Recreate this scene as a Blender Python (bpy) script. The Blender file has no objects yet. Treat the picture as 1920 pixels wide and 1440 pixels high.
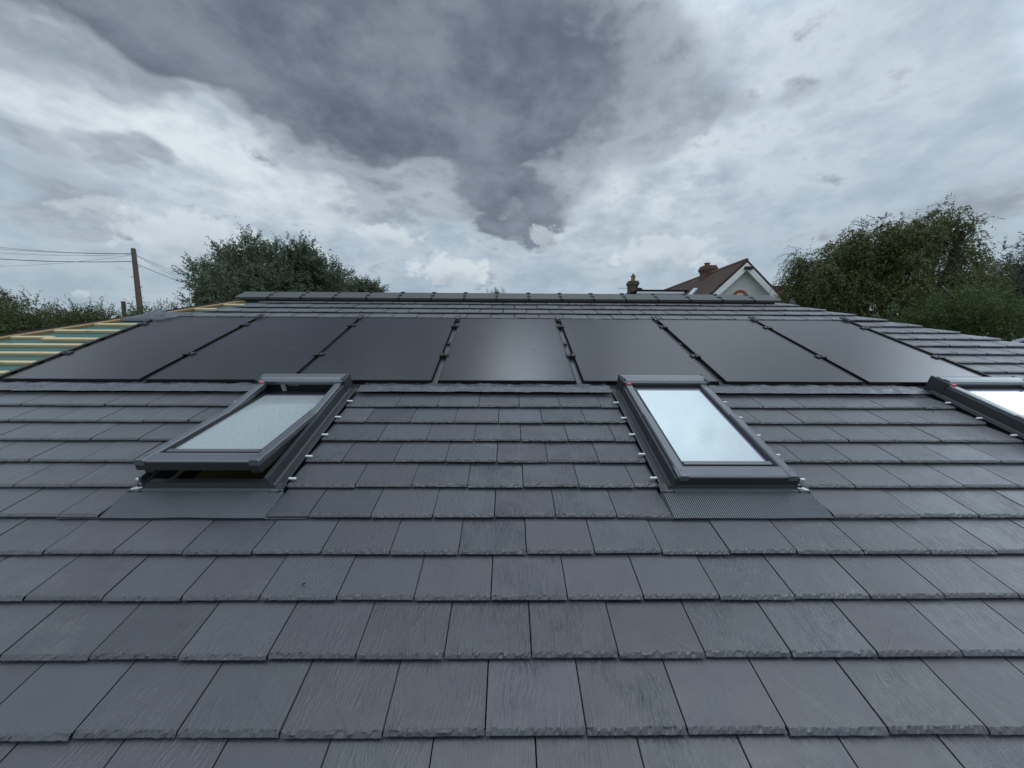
import bpy, math, random
from mathutils import Vector, Matrix, noise as mnoise
R=math.radians
S=bpy.context.scene
COL=S.collection
# ------------------------------------------------------------------ camera
PITCH=R(22.0)                       # pitch of the slate roof
Z0=3.5                              # height of the roof frame's origin above the ground
ROOF=Matrix.Translation((0,0,Z0))@Matrix.Rotation(PITCH,4,'X')   # roof frame: x along the ridge, y up the slope, z off the slates
F=721.0
cam_rot=Matrix.Rotation(PITCH,3,'X')@Matrix.Rotation(-0.01234,3,'Z')@Matrix.Rotation(-0.47522,3,'X')@Matrix.Rotation(-0.00969,3,'Y')
RIGHT,FWD,UP=cam_rot.col[0].copy(),cam_rot.col[1].copy(),cam_rot.col[2].copy()
CAM=ROOF@Vector((0,-0.53004,1.42613))
cd=bpy.data.cameras.new('camera'); co=bpy.data.objects.new('camera',cd); COL.objects.link(co)
cd.sensor_width=36; cd.lens=F/1920*36; cd.clip_start=0.05; cd.clip_end=3000
m=Matrix((RIGHT,UP,-FWD)).transposed().to_4x4(); m.translation=CAM; co.matrix_world=m
S.camera=co
def at(x,y,d):
    """world point seen towards (x, y) of the photograph at depth d metres"""
    return CAM+(RIGHT*((x-960)/F)+FWD+UP*((720-y)/F))*d
def azel(x,y):
    v=(RIGHT*((x-960)/F)+FWD+UP*((720-y)/F)).normalized()
    return math.atan2(v.x,v.y),math.asin(v.z)
# ------------------------------------------------------------------ world
SUN_EL,SUN_AZ=R(72),R(110)          # the veiled sun stands high on the camera's right
W=bpy.data.worlds.new('World'); S.world=W; W.use_nodes=True
nt=W.node_tree; N=nt.nodes; L=nt.links; N.clear()
def nd(t,**k):
    n=N.new(t)
    for a,b in k.items(): setattr(n,a,b)
    return n
def mth(op,a,b=None,c=None,clamp=False):
    n=N.new('ShaderNodeMath'); n.operation=op; n.use_clamp=clamp
    for i,v in enumerate((a,b,c)):
        if v is None: continue
        if isinstance(v,(int,float)): n.inputs[i].default_value=v
        else: L.new(v,n.inputs[i])
    return n.outputs[0]
tc=nd('ShaderNodeTexCoord'); sep=nd('ShaderNodeSeparateXYZ'); L.new(tc.outputs['Generated'],sep.inputs[0])
X,Y,Zc=sep.outputs
az=mth('ARCTAN2',X,Y); el=mth('ARCSINE',Zc)
pos=nd('ShaderNodeCombineXYZ'); L.new(az,pos.inputs[0]); L.new(el,pos.inputs[1])
# cloud-sheet coordinates: clouds shrink towards the horizon
den=mth('ADD',mth('MAXIMUM',Zc,0.0),0.22)
sheet=nd('ShaderNodeCombineXYZ'); L.new(mth('DIVIDE',X,den),sheet.inputs[0]); L.new(mth('DIVIDE',Y,den),sheet.inputs[1])
def wnoise(scale,detail,rough,vec,off=(0,0,0),stretch=(1,1,1),dist=0):
    mp=nd('ShaderNodeMapping'); mp.inputs['Location'].default_value=off; mp.inputs['Scale'].default_value=stretch
    L.new(vec,mp.inputs[0]); n=nd('ShaderNodeTexNoise',noise_dimensions='2D'); n.inputs['Scale'].default_value=scale
    n.inputs['Detail'].default_value=detail; n.inputs['Roughness'].default_value=rough; n.inputs['Distortion'].default_value=dist
    L.new(mp.outputs[0],n.inputs['Vector']); return n
def warped(src,n,ax_,ay_):
    v=nd('ShaderNodeVectorMath',operation='MULTIPLY_ADD'); L.new(n.outputs['Color'],v.inputs[0])
    v.inputs[1].default_value=(ax_,ay_,0); v.inputs[2].default_value=(-ax_/2,-ay_/2,0)
    w=nd('ShaderNodeVectorMath',operation='ADD'); L.new(src,w.inputs[0]); L.new(v.outputs[0],w.inputs[1]); return w.outputs[0]
def sstep(v,a,b,lo=0,hi=1):
    n=nd('ShaderNodeMapRange',interpolation_type='SMOOTHSTEP')
    for i,x in enumerate((v,a,b,lo,hi)):
        if isinstance(x,(int,float)): n.inputs[i].default_value=x
        else: L.new(x,n.inputs[i])
    return n.outputs[0]
def mix(f,a,b):
    n=nd('ShaderNodeMix',data_type='RGBA')
    if isinstance(f,(int,float)): n.inputs[0].default_value=f
    else: L.new(f,n.inputs[0])
    for s,v in ((6,a),(7,b)):
        if isinstance(v,tuple): n.inputs[s].default_value=(*v,1)
        else: L.new(v,n.inputs[s])
    return n.outputs[2]
SH=sheet.outputs[0]; PO=pos.outputs[0]
wn=wnoise(2.2,4,.55,SH,(3,7,1)); wp=warped(PO,wn,.20,.17)
def blob(vec,x,y,rx,ry,rot=0,kind='SPHERICAL'):
    a,e=azel(x,y); a1,_=azel(x+rx*.5,y); a0,_=azel(x-rx*.5,y); _,e1=azel(x,y-ry*.5); _,e0=azel(x,y+ry*.5)
    mp=nd('ShaderNodeMapping',vector_type='TEXTURE'); L.new(vec,mp.inputs[0])
    mp.inputs['Location'].default_value=(a,e,0); mp.inputs['Rotation'].default_value=(0,0,R(rot)); mp.inputs['Scale'].default_value=(a1-a0,e1-e0,1)
    g=nd('ShaderNodeTexGradient',gradient_type=kind); L.new(mp.outputs[0],g.inputs[0]); return g.outputs['Fac']
def field(vec,blobs,k):
    acc=None
    for (x,y,rx,ry,a) in blobs:
        b=blob(vec,x,y,rx*k,ry*k); acc=mth('MULTIPLY',b,a) if acc is None else mth('MULTIPLY_ADD',b,a,acc)
    return acc
na=wnoise(3.4,7,.56,SH,(0,0,0),(1,1,1))          # broad lumps
nb=wnoise(9.5,6,.6,SH,(5,1,2),(1,1,1))            # small lumps, shrinking towards the horizon
nc=wnoise(9,7,.6,PO,(2,3,4),(.75,1.4,1))          # lumps of constant size
fa,fb,fc=(mth('SUBTRACT',n.outputs[0],.5) for n in (na,nb,nc))
lump=mth('ADD',mth('MULTIPLY',fa,1.5),mth('MULTIPLY_ADD',fb,.8,mth('MULTIPLY',fc,1.1)))
# thin bright cloud everywhere
br=sstep(mth('MULTIPLY_ADD',lump,.62,.50),.12,.88)
col=mix(br,(.36,.445,.525),(.78,.87,.94))
right=sstep(az,R(14),R(48)); col=mix(mth('MULTIPLY',right,.45),col,(.49,.585,.675))
low=mix(sstep(fc,-.22,.22),(.35,.445,.53),(.46,.555,.63))
col=mix(sstep(el,.10,.46,.88,0),col,low)
glw=field(wp,[(330,270,330,80,.9),(200,225,200,60,.6),(590,370,260,45,.8),(1130,340,160,150,.55),(1230,110,160,160,.35)],1.35)
col=mix(mth('MULTIPLY',mth('MULTIPLY_ADD',br,.5,.35),glw,clamp=True),col,(.80,.87,.915))
# grey cloud
G1=field(wp,[(120,50,380,150,1.1),(300,60,300,120,.6),(1180,180,60,60,.4),(840,330,260,80,.5),(380,120,260,110,.6),(150,388,210,42,1.0),(50,285,170,45,.7),(245,308,75,30,.9),(1340,200,75,60,.7),(1240,190,90,130,.6),(1880,365,300,75,.9),(1500,185,120,45,.45),(760,395,150,40,.5),
             (1120,60,130,150,.6),(760,100,420,260,1.2),(1000,210,250,200,1.1),(700,250,260,90,.6),(960,390,150,80,.8),(700,345,140,60,.6),(1650,430,250,50,.35),(1330,420,160,40,.35)],1.3)
g=mth('MULTIPLY_ADD',lump,.70,G1)
gc=mix(sstep(mth('MULTIPLY_ADD',fb,1.0,mth('MULTIPLY_ADD',fc,.8,fa)),-.30,.30),(.29,.345,.405),(.43,.50,.565))
col=mix(sstep(g,.20,.66,0,.92),col,gc)
# dark cloud mass
D1=field(wp,[(760,60,360,230,1.0),(480,90,220,120,.6),(1000,150,230,190,1.0),(560,160,280,120,.9),(330,60,230,110,.45),(430,170,140,60,.4),(730,220,220,85,.7),(940,270,160,60,.6),(965,385,110,55,.85),(895,350,90,45,.6),(1010,437,55,30,.7),(905,430,45,35,.6),(700,335,90,40,.4),(330,110,150,70,.3),(40,-190,460,200,1.1),(450,-150,330,170,1.0)],1.25)
dd=mth('MULTIPLY_ADD',lump,.85,D1)
dc=mix(sstep(mth('MULTIPLY_ADD',fb,.45,mth('MULTIPLY_ADD',fc,.5,mth('MULTIPLY',fa,1.3))),-.36,.40),(.108,.138,.176),(.235,.280,.335))
col=mix(sstep(dd,.16,.66,0,.97),col,dc)
# small cumulus puffs low in the sky: lit tops, grey bases
n5=wnoise(17,5,.55,PO,(1,2,5)); wp2=warped(PO,n5,.085,.06)
pn=wnoise(30,5,.6,PO,(4,4,9),(.8,1.2,1),.2); pf=mth('SUBTRACT',pn.outputs[0],.5)
for (x,y,rx,ry,am) in ((845,507,74,26,.75),(725,443,66,18,.6),(370,452,150,52,.62),(1022,444,34,22,.5),(1235,474,95,34,.6),(1330,491,42,14,.5),(145,545,34,10,.4),(600,476,20,14,.5),(200,398,120,20,.35)):
    b=blob(wp2,x,y,rx*1.3,ry*1.4); gate=mth('MULTIPLY',b,5,clamp=True)
    m_=sstep(mth('MULTIPLY_ADD',pf,.9,b),.18,.46,0,am)
    sh=mth('MULTIPLY',sstep(blob(wp2,x+6,y+ry*.8,rx*1.2,ry*1.1),0,.9),mth('MULTIPLY_ADD',pf,-1.5,.9),clamp=True)
    col=mix(mth('MULTIPLY',m_,gate),col,mix(sh,(.72,.79,.835),(.46,.53,.59)))
# brighter cloud overhead, outside the frame
zb=nd('ShaderNodeMapRange',interpolation_type='SMOOTHSTEP'); L.new(el,zb.inputs[0]); zb.inputs[1].default_value=R(50); zb.inputs[2].default_value=R(72); zb.inputs[3].default_value=1; zb.inputs[4].default_value=1.6
back=nd('ShaderNodeMapRange',interpolation_type='SMOOTHSTEP'); L.new(Y,back.inputs[0]); back.inputs[1].default_value=.3; back.inputs[2].default_value=-.5; back.inputs[3].default_value=1; back.inputs[4].default_value=1.25
gain=mth('MULTIPLY',zb.outputs[0],back.outputs[0])
# unseen bright sky patches, added to brighten reflections in panels, panes and slates
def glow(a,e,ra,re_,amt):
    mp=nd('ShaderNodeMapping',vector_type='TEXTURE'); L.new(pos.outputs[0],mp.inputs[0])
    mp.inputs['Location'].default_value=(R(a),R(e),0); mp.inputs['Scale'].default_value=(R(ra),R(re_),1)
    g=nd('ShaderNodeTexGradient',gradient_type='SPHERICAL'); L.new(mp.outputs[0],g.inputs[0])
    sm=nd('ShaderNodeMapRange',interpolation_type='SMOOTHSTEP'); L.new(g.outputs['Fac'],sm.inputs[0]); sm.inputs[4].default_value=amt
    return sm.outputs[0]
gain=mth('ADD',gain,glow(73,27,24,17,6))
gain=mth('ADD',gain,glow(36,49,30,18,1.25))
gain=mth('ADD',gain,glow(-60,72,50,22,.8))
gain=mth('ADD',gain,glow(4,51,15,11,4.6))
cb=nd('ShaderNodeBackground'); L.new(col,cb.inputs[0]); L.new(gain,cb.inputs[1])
sky=nd('ShaderNodeTexSky',sky_type='NISHITA',sun_disc=False); sky.sun_elevation=SUN_EL; sky.sun_rotation=SUN_AZ; sky.air_density=1.2; sky.dust_density=2
sb=nd('ShaderNodeBackground'); L.new(sky.outputs[0],sb.inputs[0]); sb.inputs[1].default_value=0.08
ms=nd('ShaderNodeMixShader'); ms.inputs[0].default_value=.93; L.new(sb.outputs[0],ms.inputs[1]); L.new(cb.outputs[0],ms.inputs[2])
wo=nd('ShaderNodeOutputWorld'); L.new(ms.outputs[0],wo.inputs[0])
# ------------------------------------------------------------------ sun
sd=bpy.data.lights.new('sun','SUN'); so=bpy.data.objects.new('sun',sd); COL.objects.link(so)
sd.energy=0.5; sd.angle=R(30); sd.color=(1,.985,.965)
sv=Vector((math.sin(SUN_AZ)*math.cos(SUN_EL),math.cos(SUN_AZ)*math.cos(SUN_EL),math.sin(SUN_EL)))
so.rotation_mode='QUATERNION'; so.rotation_quaternion=sv.to_track_quat('Z','Y'); so.location=(0,0,40)
S.view_settings.view_transform='Standard'; S.view_settings.look='None'; S.view_settings.exposure=0; S.view_settings.gamma=1
# ------------------------------------------------------------------ helpers
WM={}
class MB:
    def __init__(s): s.v=[]; s.f=[]; s.uv=[]; s.tone=[]; s.mi=[]
    def face(s,idx,tone=0.5,uvs=None,mi=0):
        s.f.append(idx); s.tone.append(tone); s.uv.append(uvs); s.mi.append(mi)
    def poly(s,pts,tone=.5,uvs=None,mi=0):
        i=len(s.v); s.v+= [tuple(p) for p in pts]; s.face(tuple(range(i,i+len(pts))),tone,uvs,mi)
    def box(s,x0,x1,y0,y1,z0,z1,M=None,mi=0,tone=.5):
        p=[(x0,y0,z0),(x1,y0,z0),(x1,y1,z0),(x0,y1,z0),(x0,y0,z1),(x1,y0,z1),(x1,y1,z1),(x0,y1,z1)]
        if M: p=[tuple(M@Vector(q)) for q in p]
        i=len(s.v); s.v+=p
        for f in ((3,2,1,0),(4,5,6,7),(0,1,5,4),(1,2,6,5),(2,3,7,6),(3,0,4,7)): s.face(tuple(i+k for k in f),tone,None,mi)
    def bbox(s,x0,x1,y0,y1,z0,z1,b=.003,M=None,mi=0):
        """box with chamfered top edges"""
        lo=[(x0,y0,z0),(x1,y0,z0),(x1,y1,z0),(x0,y1,z0)]; md=[(a,c,z1-b) for a,c,_ in lo]
        tp=[(x0+b,y0+b,z1),(x1-b,y0+b,z1),(x1-b,y1-b,z1),(x0+b,y1-b,z1)]
        p=lo+md+tp
        if M: p=[tuple(M@Vector(q)) for q in p]
        i=len(s.v); s.v+=p; s.face((i+3,i+2,i+1,i),mi=mi)
        for r in (0,4):
            for k in range(4): s.face((i+r+k,i+r+(k+1)%4,i+r+4+(k+1)%4,i+r+4+k),mi=mi)
        s.face((i+8,i+9,i+10,i+11),mi=mi)
    def prism(s,prof,x0,x1,axis='x',M=None,mi=0):
        """profile of (a, b) pairs extruded along an axis"""
        n=len(prof)
        def P(t,a,b): return {'x':(t,a,b),'y':(a,t,b),'z':(a,b,t)}[axis]
        p=[P(x0,a,b) for a,b in prof]+[P(x1,a,b) for a,b in prof]
        if M: p=[tuple(M@Vector(q)) for q in p]
        i=len(s.v); s.v+=p
        s.face(tuple(i+k for k in reversed(range(n))),mi=mi); s.face(tuple(i+n+k for k in range(n)),mi=mi)
        for k in range(n): s.face((i+k,i+(k+1)%n,i+n+(k+1)%n,i+n+k),mi=mi)
    def tube(s,pts,rad,n=6,cap=True,tone=.5,mi=0):
        pts=[Vector(p) for p in pts]; rings=[]
        for k,p in enumerate(pts):
            t=(pts[min(k+1,len(pts)-1)]-pts[max(k-1,0)]).normalized()
            a=t.orthogonal().normalized() if k==0 else (a-t*a.dot(t)).normalized()
            b=t.cross(a); r=rad[k] if isinstance(rad,(list,tuple)) else rad
            i=len(s.v); s.v+=[tuple(p+(a*math.cos(2*math.pi*j/n)+b*math.sin(2*math.pi*j/n))*r) for j in range(n)]; rings.append(i)
        for q,w in zip(rings,rings[1:]):
            for j in range(n): s.face((q+j,q+(j+1)%n,w+(j+1)%n,w+j),tone,None,mi)
        if cap: s.face(tuple(rings[0]+j for j in reversed(range(n))),tone,None,mi); s.face(tuple(rings[-1]+j for j in range(n)),tone,None,mi)
    def build(s,name,mats,parent=None,M=None,smooth=False,uv=False):
        me=bpy.data.meshes.new(name); me.from_pydata(s.v,[],s.f)
        if not isinstance(mats,(list,tuple)): mats=[mats]
        for q in mats: me.materials.append(q)
        if len(mats)>1: me.polygons.foreach_set('material_index',s.mi)
        if uv:
            ul=me.uv_layers.new(name='local'); data=[]
            for f,u in zip(s.f,s.uv):
                if u is None: u=[(0,0)]*len(f)
                for q in u: data+=list(q)
            ul.data.foreach_set('uv',data)
            at_=me.attributes.new('tone','FLOAT','FACE'); at_.data.foreach_set('value',s.tone)
        if smooth: me.polygons.foreach_set('use_smooth',[True]*len(me.polygons))
        me.update()
        o=bpy.data.objects.new(name,me); COL.objects.link(o); place(o,parent,M); return o
def place(o,parent=None,M=None):
    M=M if M is not None else (WM[parent] if parent else Matrix.Identity(4))
    WM[o]=M.copy()
    if parent: o.parent=parent; o.matrix_parent_inverse=WM[parent].inverted()
    o.matrix_basis=M
def tag(o,label=None,cat=None,group=None,kind=None):
    for k,v in (('label',label),('category',cat),('group',group),('kind',kind)):
        if v: o[k]=v
    return o
def thing(name,label,cat,M,group=None):
    o=bpy.data.objects.new(name,None); o.empty_display_size=.3; COL.objects.link(o); place(o,None,M); return tag(o,label,cat,group)
# ------------------------------------------------------------------ materials
def mat(name,col,rough=.6,metal=0,spec=.5):
    m=bpy.data.materials.new(name); m.use_nodes=True; b=m.node_tree.nodes['Principled BSDF']
    b.inputs['Base Color'].default_value=(*col,1); b.inputs['Roughness'].default_value=rough
    b.inputs['Metallic'].default_value=metal; b.inputs['Specular IOR Level'].default_value=spec
    return m
class MN:
    """short node-building helper for one material"""
    def __init__(s,m): s.m=m; s.t=m.node_tree; s.b=s.t.nodes['Principled BSDF']; s.tc=s.t.nodes.new('ShaderNodeTexCoord')
    def n(s,t,**k):
        q=s.t.nodes.new(t)
        for a,b in k.items(): setattr(q,a,b)
        return q
    def l(s,a,b): s.t.links.new(a,b)
    def noise(s,scale,detail=4,rough=.55,vec=None,stretch=(1,1,1),dist=0,out='Fac',rot=(0,0,0)):
        mp=s.n('ShaderNodeMapping'); mp.inputs['Scale'].default_value=stretch; mp.inputs['Rotation'].default_value=rot
        s.l(vec or s.tc.outputs['Object'],mp.inputs[0])
        q=s.n('ShaderNodeTexNoise'); q.inputs['Scale'].default_value=scale; q.inputs['Detail'].default_value=detail
        q.inputs['Roughness'].default_value=rough; q.inputs['Distortion'].default_value=dist; s.l(mp.outputs[0],q.inputs['Vector']); return q.outputs[out]
    def math(s,op,a,b=None,c=None,clamp=False):
        q=s.n('ShaderNodeMath',operation=op,use_clamp=clamp)
        for i,v in enumerate((a,b,c)):
            if v is None: continue
            if isinstance(v,(int,float)): q.inputs[i].default_value=v
            else: s.l(v,q.inputs[i])
        return q.outputs[0]
    def rng(s,v,a,b,c,d,smooth=False):
        q=s.n('ShaderNodeMapRange'); 
        if smooth: q.interpolation_type='SMOOTHSTEP'
        s.l(v,q.inputs[0])
        for i,x in enumerate((a,b,c,d)): q.inputs[i+1].default_value=x
        return q.outputs[0]
    def mix(s,f,a,b,blend='MIX'):
        q=s.n('ShaderNodeMix',data_type='RGBA',blend_type=blend)
        if isinstance(f,(int,float)): q.inputs[0].default_value=f
        else: s.l(f,q.inputs[0])
        for i,v in ((6,a),(7,b)):
            if isinstance(v,tuple): q.inputs[i].default_value=(*v,1)
            else: s.l(v,q.inputs[i])
        return q.outputs[2]
    def col(s,c): s.l(c,s.b.inputs['Base Color'])
    def rough(s,c): s.l(c,s.b.inputs['Roughness'])
    def bump(s,h,strength=.5,dist=.01,prev=None):
        q=s.n('ShaderNodeBump'); q.inputs['Strength'].default_value=strength if isinstance(strength,(int,float)) else 1
        if not isinstance(strength,(int,float)): s.l(strength,q.inputs['Strength'])
        q.inputs['Distance'].default_value=dist; s.l(h,q.inputs['Height'])
        if prev: s.l(prev,q.inputs['Normal'])
        s.l(q.outputs[0],s.b.inputs['Normal']); return q.outputs[0]
def slate_mat():
    m=mat('slate',(.08,.085,.1),.5); q=MN(m)
    uv=q.n('ShaderNodeUVMap',uv_map='local').outputs[0]
    tone=q.n('ShaderNodeAttribute',attribute_name='tone').outputs['Fac']
    t2=q.math('FRACT',q.math('MULTIPLY',tone,7.31)); t3=q.math('FRACT',q.math('MULTIPLY',tone,13.7))
    # riven ripples that run up the slate and fan out
    wp=q.noise(5.5,3,.5,uv,out='Color')
    off=q.n('ShaderNodeVectorMath',operation='MULTIPLY_ADD'); q.l(wp,off.inputs[0]); off.inputs[1].default_value=(.075,.05,0); q.l(uv,off.inputs[2])
    rip=q.noise(1,3,.5,off.outputs[0],(120,11,1),.5)
    rip2=q.noise(1,3,.5,off.outputs[0],(48,7,1),.7)
    fine=q.noise(330,4,.65,uv)
    region=q.rng(q.noise(6,2,.5,uv),.36,.66,.30,.85,True)
    amp=q.math('MULTIPLY',q.rng(t2,0,1,.22,1.15),region)
    h=q.math('MULTIPLY_ADD',rip,1.0,q.math('MULTIPLY',rip2,.8))
    h=q.math('ABSOLUTE',q.math('SUBTRACT',h,.9))
    bn=q.bump(h,amp,.0105)
    bn=q.bump(fine,.45,.0012,bn)
    base=q.mix(tone,(.010,.013,.022),(.036,.042,.056))
    base=q.mix(q.math('MULTIPLY',t3,.30),base,(.058,.050,.064))
    blot=q.rng(q.noise(9,4,.6,uv),.3,.75,0,1)
    base=q.mix(q.math('MULTIPLY',blot,.30),base,(.062,.070,.079))
    sp=q.rng(q.noise(210,2,.5,uv),.73,.80,0,.35)
    base=q.mix(sp,base,(.20,.21,.22))
    # pale scuffs and dust left by the roofers
    sc=q.math('MULTIPLY',q.rng(q.noise(2.2,5,.7,None,(1,1.6,1)),.57,.74,0,.5,True),q.rng(q.noise(60,3,.6,None),.4,.7,.2,1))
    base=q.mix(q.math('MULTIPLY',sc,.45),base,(.17,.18,.19))
    q.col(base)
    q.rough(q.math('MULTIPLY_ADD',q.noise(14,3,.5,uv),.22,q.rng(t3,0,1,.21,.33)))
    q.b.inputs['Sheen Weight'].default_value=.42; q.b.inputs['Sheen Roughness'].default_value=.35; q.b.inputs['Sheen Tint'].default_value=(.93,.94,1,1)
    q.b.inputs['Specular IOR Level'].default_value=1.0
    return m
def wood_mat(name,a,b,stretch=(3,60,60)):
    m=mat(name,a,.7); q=MN(m); n=q.noise(1,6,.6,None,stretch,1.2); k=q.rng(q.noise(5,2,.5,None,(1,3,3)),.64,.72,0,.7)
    c=q.mix(n,a,b); c=q.mix(k,c,tuple(x*.45 for x in b)); q.col(c); q.bump(n,.3,.002); return m
def metal_mat(name,c,rough=.35,metal=.35,var=.25,bump=.06):
    m=mat(name,c,rough,metal); q=MN(m); n=q.noise(5,5,.65,None,(1,1,1)); n2=q.noise(160,3,.6)
    q.col(q.mix(n,tuple(x*(1-var) for x in c),tuple(x*(1+var) for x in c)))
    q.rough(q.math('MULTIPLY_ADD',n,.22,rough-.1)); q.bump(n2,bump,.001); return m
SLATE=slate_mat()
FOLD=metal_mat('bare_aluminium',(.50,.50,.48),.3,.6,.2)
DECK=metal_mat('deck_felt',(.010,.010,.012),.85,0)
RIDGE=metal_mat('ridge_tile',(.062,.067,.075),.55,0,.25,.5)
CLIP=metal_mat('black_plastic',(.010,.010,.011),.45,0,.2)
ALU=metal_mat('window_cladding',(.17,.183,.20),.30,.65,.08,.015)
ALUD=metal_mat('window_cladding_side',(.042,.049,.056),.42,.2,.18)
GASK=metal_mat('window_gasket',(.022,.024,.027),.5,0,.15)
APRON=metal_mat('apron',(.13,.145,.165),.42,.3,.2)
WHITEP=metal_mat('white_plastic',(.72,.75,.76),.4,0,.05)
REDP=metal_mat('red_plastic',(.62,.09,.12),.45,0,.08)
FRAMEB=metal_mat('panel_frame',(.008,.008,.010),.32,.2,.2)
RAIL=metal_mat('rail_metal',(.10,.105,.115),.34,.55,.3)
BATTEN=wood_mat('batten_wood',(.62,.52,.33),(.44,.34,.18))
HIPWOOD=wood_mat('hip_timber',(.36,.24,.11),(.24,.15,.065))
LINING=wood_mat('lining_wood',(.62,.50,.30),(.50,.40,.22),(20,20,3))
def lead_mat():
    m=mat('lead',(.085,.092,.108),.40,.35); q=MN(m)
    w=q.noise(28,5,.6,None,(1,.45,1),1.4); f=q.noise(150,4,.6)
    q.col(q.mix(q.noise(7,5,.7),(.058,.064,.078),(.135,.145,.165))); q.rough(q.math('MULTIPLY_ADD',q.noise(9,4,.6),.30,.14))
    b=q.bump(w,.55,.012); q.bump(f,.25,.002,b); return m
LEAD=lead_mat()
def underlay_mat():
    m=mat('green_underlay',(.03,.12,.115),.6); q=MN(m); n=q.noise(5,5,.6); q.col(q.mix(n,(.020,.075,.072),(.060,.150,.140)))
    q.bump(q.noise(3,3,.5),.5,.05); return m
UNDER=underlay_mat()
def pv_mat():
    m=mat('solar_glass',(.008,.009,.013),.22,0,.5); q=MN(m)
    q.col(q.mix(q.rng(q.noise(3,4,.6),.35,.75,0,1),(.007,.008,.013),(.013,.014,.018)))
    sm=q.rng(q.noise(4.5,4,.65,None,(1,1,1),.8),.66,.74,0,.16)      # dusty smears
    q.rough(q.math('ADD',q.math('MULTIPLY_ADD',q.noise(2,2,.5),.07,.20),sm)); q.bump(q.noise(1400,2,.5),.12,.0004)
    q.b.inputs['Specular Tint'].default_value=(1,.96,1,1)
    q.b.inputs['IOR'].default_value=1.6
    return m
PV=pv_mat()
def pane_mat(sky_paint=0):
    m=bpy.data.materials.new('window_pane'); m.use_nodes=True; t=m.node_tree; t.nodes.clear(); q=MN.__new__(MN); q.m=m; q.t=t; q.b=None; q.tc=t.nodes.new('ShaderNodeTexCoord')
    g=q.n('ShaderNodeBsdfGlossy'); tr=q.n('ShaderNodeBsdfTransparent'); df=q.n('ShaderNodeBsdfDiffuse'); o=q.n('ShaderNodeOutputMaterial')
    g.inputs[0].default_value=(.86,.95,.97,1); tr.inputs[0].default_value=(.55,.62,.60,1)
    r=q.rng(q.noise(55,5,.7),.3,.8,.01,.07); q.l(r,g.inputs['Roughness'])
    bp=q.n('ShaderNodeBump'); bp.inputs['Strength'].default_value=.10; bp.inputs['Distance'].default_value=.0008; q.l(q.noise(260,3,.6),bp.inputs['Height']); q.l(bp.outputs[0],g.inputs['Normal'])
    df.inputs[0].default_value=(.66,.74,.75,1)                      # rain drops and dust on the glass, plus painted sky brightness
    fr=q.n('ShaderNodeFresnel'); fr.inputs[0].default_value=2.1
    a=q.n('ShaderNodeMixShader'); q.l(q.math('MULTIPLY_ADD',fr.outputs[0],.8,.46,True),a.inputs[0]); q.l(tr.outputs[0],a.inputs[1]); q.l(g.outputs[0],a.inputs[2])
    b=q.n('ShaderNodeMixShader'); q.l(q.rng(q.noise(90,5,.75),.35,.8,.14+sky_paint,.38+sky_paint),b.inputs[0]); q.l(a.outputs[0],b.inputs[1]); q.l(df.outputs[0],b.inputs[2])
    q.l(b.outputs[0],o.inputs[0]); return m
PANE=pane_mat(); PANE_SKY_PAINT=pane_mat(.16)  # open window's pane: reflected sky brightness painted in as extra pale diffuse
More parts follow.
